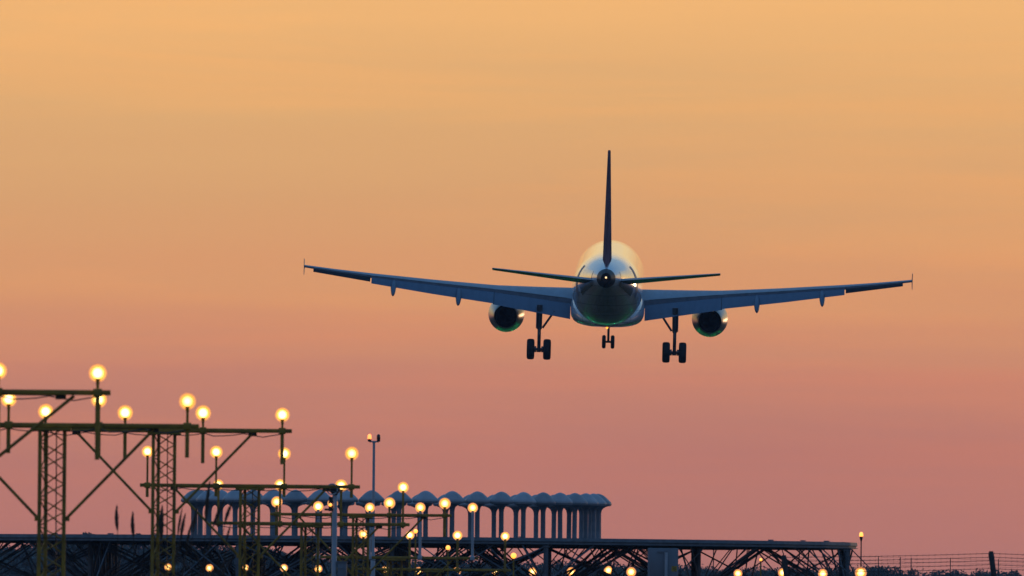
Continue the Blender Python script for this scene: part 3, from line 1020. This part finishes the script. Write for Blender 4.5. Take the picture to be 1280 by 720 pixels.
#        x    y flap LE  chord  z flap LE  z flap TE drop angle deg
for sg in (-1, 1):
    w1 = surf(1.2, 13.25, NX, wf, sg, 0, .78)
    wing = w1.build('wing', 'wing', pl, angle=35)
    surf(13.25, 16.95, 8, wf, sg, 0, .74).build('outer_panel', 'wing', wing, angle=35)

    def flap(x0, x1, tab, name='flap', m='flap'):
        b = MB()
        rings = []
        n = 8
        for k in range(n + 1):
            x = x0 + (x1 - x0) * k / n
            yl, zl, c, ang = lerp_tab(tab, x)
            loop = foil(0, 0, c, 0, 0, .13, camber=.02, n=10)
            ca, sa = math.cos(R(ang)), math.sin(R(ang))
            rings.append([Vector((sg * x, yl + p.y * ca + p.z * sa * -0 + p.z * sa, zl + p.y * sa + p.z * ca)) for p in loop])
        b.ring_loft(rings, True, True)
        return b.build(name, m, wing, angle=35)

    def wy(x, u):
        yle, c, zle, zte, t = wf(x)
        return yle - c * u, zle + (zte - zle) * u + .048 * c * u * (1 - u)
    def ftab(xs_, cs, ang, drop):
        out = []
        for x, c in zip(xs_, cs):
            y_, z_ = wy(x, .80)
            out.append((x, y_, z_ - drop, c, ang))
        return out
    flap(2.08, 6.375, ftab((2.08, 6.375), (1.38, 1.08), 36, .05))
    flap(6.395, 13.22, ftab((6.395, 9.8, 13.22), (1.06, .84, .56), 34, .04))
    # dark end plate closing the gap between the two flaps
    (yl_, zl_, c_, a_), = [q_[1:] for q_ in ftab((6.385,), (1.12,), 35, .045)]
    ca, sa = math.cos(R(a_)), math.sin(R(a_))
    b = MB()
    b.ring_loft([[Vector((sg * xx, yl_ + .03 + p.y * ca + p.z * sa, zl_ + p.y * sa + p.z * ca)) for p in foil(0, 0, c_, 0, 0, .17, camber=.02, n=10)] for xx in (6.36, 6.415)])
    b.build('flap_end_plate', 'seam', wing, angle=35)
    # drooped aileron beneath the outer trailing edge, its shade painted in as near-black
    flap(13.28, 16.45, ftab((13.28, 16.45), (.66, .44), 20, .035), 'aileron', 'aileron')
    # spoiler seam
    sp = MB()
    for x0, x1 in ((2.3, 6.3), (6.5, 13.0)):
        rows = []
        for u in (.772, .784):
            row = []
            for k in range(9):
                x = x0 + (x1 - x0) * k / 8
                yle, c, zle, zte, t = wf(x)
                loopz = zle + (zte - zle) * u + .048 * c * u * (1 - u) + 5 * t * c * (.2969 * math.sqrt(u) - .126 * u - .3516 * u * u + .2843 * u ** 3 - .1015 * u ** 4)
                row.append(Vector((sg * x, yle - c * u, loopz + .006)))
            rows.append(row)
        sp.ring_loft(rows, False, False, closed=False)
    sp.build('spoiler_edge', 'seam', wing)
    # flap track fairings
    for x, ln, r_ in ((8.35, 2.4, .24), (11.98, 2.1, .22)):
        y_, z_ = wy(x, .62)
        b = MB()
        n = 10
        rings = []
        for k in range(n + 1):
            u = k / n
            rr = r_ * (max(.02, math.sin(PI * u ** .8)) ** .36)
            cy = y_ - ln * u
            cz = z_ - .22 - .66 * u ** 1.7 * (ln / 2.3)
            rings.append([Vector((sg * x + rr * .75 * math.cos(2 * PI * j / 14), cy, cz + rr * 1.25 * math.sin(2 * PI * j / 14))) for j in range(14)])
        b.ring_loft(rings, True, True)
        b.build('flap_track_fairing', 'flap', wing)
    # wingtip fence
    b = MB()
    o2 = [(-1.9, .70), (-2.6, 1.02), (-3.25, 1.16), (-3.45, 1.14), (-3.3, .70), (-3.35, .27), (-3.15, .25), (-2.5, .42)]
    for xx in (16.95, 16.99):
        pass
    r0 = [Vector((sg * 16.953, y_, z_)) for y_, z_ in o2]
    r1 = [Vector((sg * 16.983, y_, z_)) for y_, z_ in o2]
    b.ring_loft([r0, r1], True, True)
    b.build('wingtip_fence', 'wing', wing, smooth=False)
    # navigation light on the tip's leading edge
    MB().lathe([(.05, 0), (.05, .1), (.02, .14), (.003, .145)], (sg * 16.85, -1.86, .68), ROTFWD, 10).build('navigation_light', 'navred' if sg < 0 else 'navgreen', wing)

    # engine
    ex, ez = sg * 5.75, -2.02
    e = MB()
    e.lathe([(.84, 0), (.92, .06), (.98, .25), (1.01, .8), (1.02, 1.6), (.99, 2.4), (.90, 3.3), (.77, 4.2), (.67, 4.75), (.65, 4.8), (.63, 4.78), (.64, 4.3)], (ex, 6.9, ez), ROTBACK, 40, False, False)
    eng = e.build('engine', 'nacelle', pl, angle=60)
    e = MB()
    e.lathe([(.84, 0), (.80, .3), (.82, .9), (.05, .92)], (ex, 6.9, ez), ROTBACK, 32, False, True)
    e.build('fan_intake', 'nozzle', eng)
    e = MB()
    e.lathe([(.638, 4.32), (.62, 3.6), (.56, 3.3), (.30, 3.3)], (ex, 6.9, ez), ROTBACK, 32, False, False)
    e.build('exhaust_nozzle', 'nozzle', eng)
    e = MB()
    e.lathe([(.42, 3.25), (.36, 3.7), (.22, 4.1), (.06, 4.4), (.005, 4.42)], (ex, 6.9, ez), ROTBACK, 24)
    e.build('exhaust_plug', 'nozzle', eng)
    e = MB()
    # pylon: tall thin box tapered aft
    yl = [6.0, 4.4, 3.0, 1.2, -.2]
    hi = [-1.0, -.72, -.62, -.72, -.8]
    lo = [-1.1, -1.2, -1.4, -1.45, -.95]
    wd_ = [.05, .2, .22, .18, .03]
    e.ring_loft([[Vector((ex - a_, y_, l_)), Vector((ex + a_, y_, l_)), Vector((ex + a_ * .8, y_, h_)), Vector((ex - a_ * .8, y_, h_))] for y_, h_, l_, a_ in zip(yl, hi, lo, wd_)])
    e.build('pylon', 'white', eng)

    # main landing gear
    gx, gy, ax = sg * 3.795, -.75, -3.70
    l = MB()
    l.tube([(gx, gy, -1.2), (gx, gy, -2.55), (gx, gy, -2.6), (gx, gy - .02, ax)], [.17, .15, .10, .10], 14)
    l.tube([(gx, gy, ax + .03), (gx, gy, ax - .16)], .13, 12)
    l.tube([(gx - .52, gy, ax), (gx + .52, gy, ax)], .085, 12)
    l.tube([(gx, gy - .16, -2.5), (gx, gy - .34, -2.9), (gx, gy - .12, -3.35)], .05, 8)
    gear = l.build('main_landing_gear', 'strut', pl)
    MB().tube([(gx - sg * .82, gy + .1, -1.55), (gx - sg * .18, gy, -2.5)], .065, 8).build('side_brace', 'strut', gear)
    MB().box((gx + sg * .17, gy + .05, -1.9), (.04, .75, 1.25), bev=.01).build('gear_door', 'wing', gear)
    for k in (-1, 1):
        wc = (gx + k * .46, gy, ax)
        tm = Matrix.Rotation(PI / 2, 3, 'Y')
        wb = MB().lathe([(.26, -.20), (.42, -.215), (.52, -.20), (.565, -.15), (.58, -.07), (.58, .07), (.565, .15), (.52, .20), (.42, .215), (.26, .20)], wc, tm, 32).build('wheel', 'rubber', gear)
        MB().lathe([(.25, -.205), (.25, .205)], wc, tm, 20).build('rim', 'strut', wb)
        MB().tube([(gx + k * .14, gy, ax), (gx + k * .26, gy, ax)], .17, 14).build('brake', 'strut', gear)
    # tailplane
    TT = [(.3, 18 - 31.3, 4.3, .56, .88, .075), (.75, 18 - 31.6, 3.95, .60, .90, .08), (6.22, 18 - 35.35, 1.35, 1.34, 1.47, .085)]
    tpn = surf(.3, 6.22, 10, lambda x: lerp_tab(TT, x), sg).build('tailplane', 'wing', pl, angle=35)

# nose gear
l = MB()
ny, nz_ = 11.9, -3.75
l.tube([(0, ny, -1.9), (0, ny, -2.9), (0, ny, -2.95), (0, ny, nz_)], [.11, .10, .07, .07], 12)
l.tube([(-.3, ny, nz_), (.3, ny, nz_)], .06, 10)
l.tube([(0, ny, -2.85), (0, ny + .9, -1.95)], .05, 8)
l.tube([(0, ny - .1, -2.8), (0, ny - .26, -3.15), (0, ny - .08, -3.5)], .035, 8)
ng = l.build('nose_landing_gear', 'strut', pl)
for sg in (-1, 1):
    MB().lathe([(.15, -.10), (.3, -.11), (.365, -.08), (.385, -.03), (.385, .03), (.365, .08), (.3, .11), (.15, .10)], (sg * .25, ny, nz_), Matrix.Rotation(PI / 2, 3, 'Y'), 28).build('wheel', 'rubber', ng)
    MB().box((sg * .42, ny + .2, -2.2), (.03, 1.1, .5), bev=.008).build('gear_door', 'white', ng)

# fin with rudder
b = MB()
FT = [(1.2, 18 - 29.0, 6.9), (2.0, 18 - 29.9, 6.05), (2.5, 18 - 30.3, 5.75), (5.2, 18 - 32.7, 3.85), (7.95, 18 - 35.15, 1.95), (8.02, 18 - 35.4, 1.6)]


def fin_rings(u0, u1):
    out = []
    for z_, yle, c in FT:
        loop = foil(0, 0, c, 0, 0, .080, u0, u1, camber=0)
        out.append([Vector((p.z, yle + p.y, z_)) for p in loop])
    return out


b.ring_loft(fin_rings(0, .7), True, True)
fin = b.build('tail_fin', 'fin', pl, angle=35)
b = MB()
b.ring_loft(fin_rings(.71, 1.0), True, True)
b.build('rudder', 'fin', fin, angle=35)
MB().lathe([(.06, 0), (.07, .03), (.06, .07), (.03, .10), (.004, .105)], (0, -1.5, -2.33), Matrix.Rotation(PI, 3, 'X'), 16).build('belly_amber_glint', 'amber', fus)  # added amber emitter in place of approach lights mirrored in the belly
# antennas on the back
MB().box((0, 6.0, 2.2), (.03, .5, .3), bev=.008).build('blade_aerial', 'white', fus)

# ------------------------------------------------------------------ threshold lights (mirrored in the belly)
tp = AXIS0 + fwd * 768
t = thing('threshold_light_row', 'row of green lights across the runway start, mirrored in the aeroplane belly', 'runway lights', (tp.x, tp.y, 0), -HEAD)
for k in range(10):
    x = (k - 4.5) * 4.6
    l = MB()
    l.tube([(x, 0, 0), (x, 0, .28)], .04, 8)
    lo = l.build('lamp', 'housing', t)
    MB().lathe([(.10, 0), (.13, .03), (.12, .12), (.06, .19), (.004, .2)], (x, 0, .282), n=12).build('lens', 'greenlamp', lo)

# ------------------------------------------------------------------ evening haze
hz = MB()
hz.box((0, 1000, 21.5), (2900, 2700, 45))
ho = hz.build('haze', 'haze', smooth=False)
tag(ho, 'thin bluish evening haze lying over the airfield', 'haze', kind='stuff')
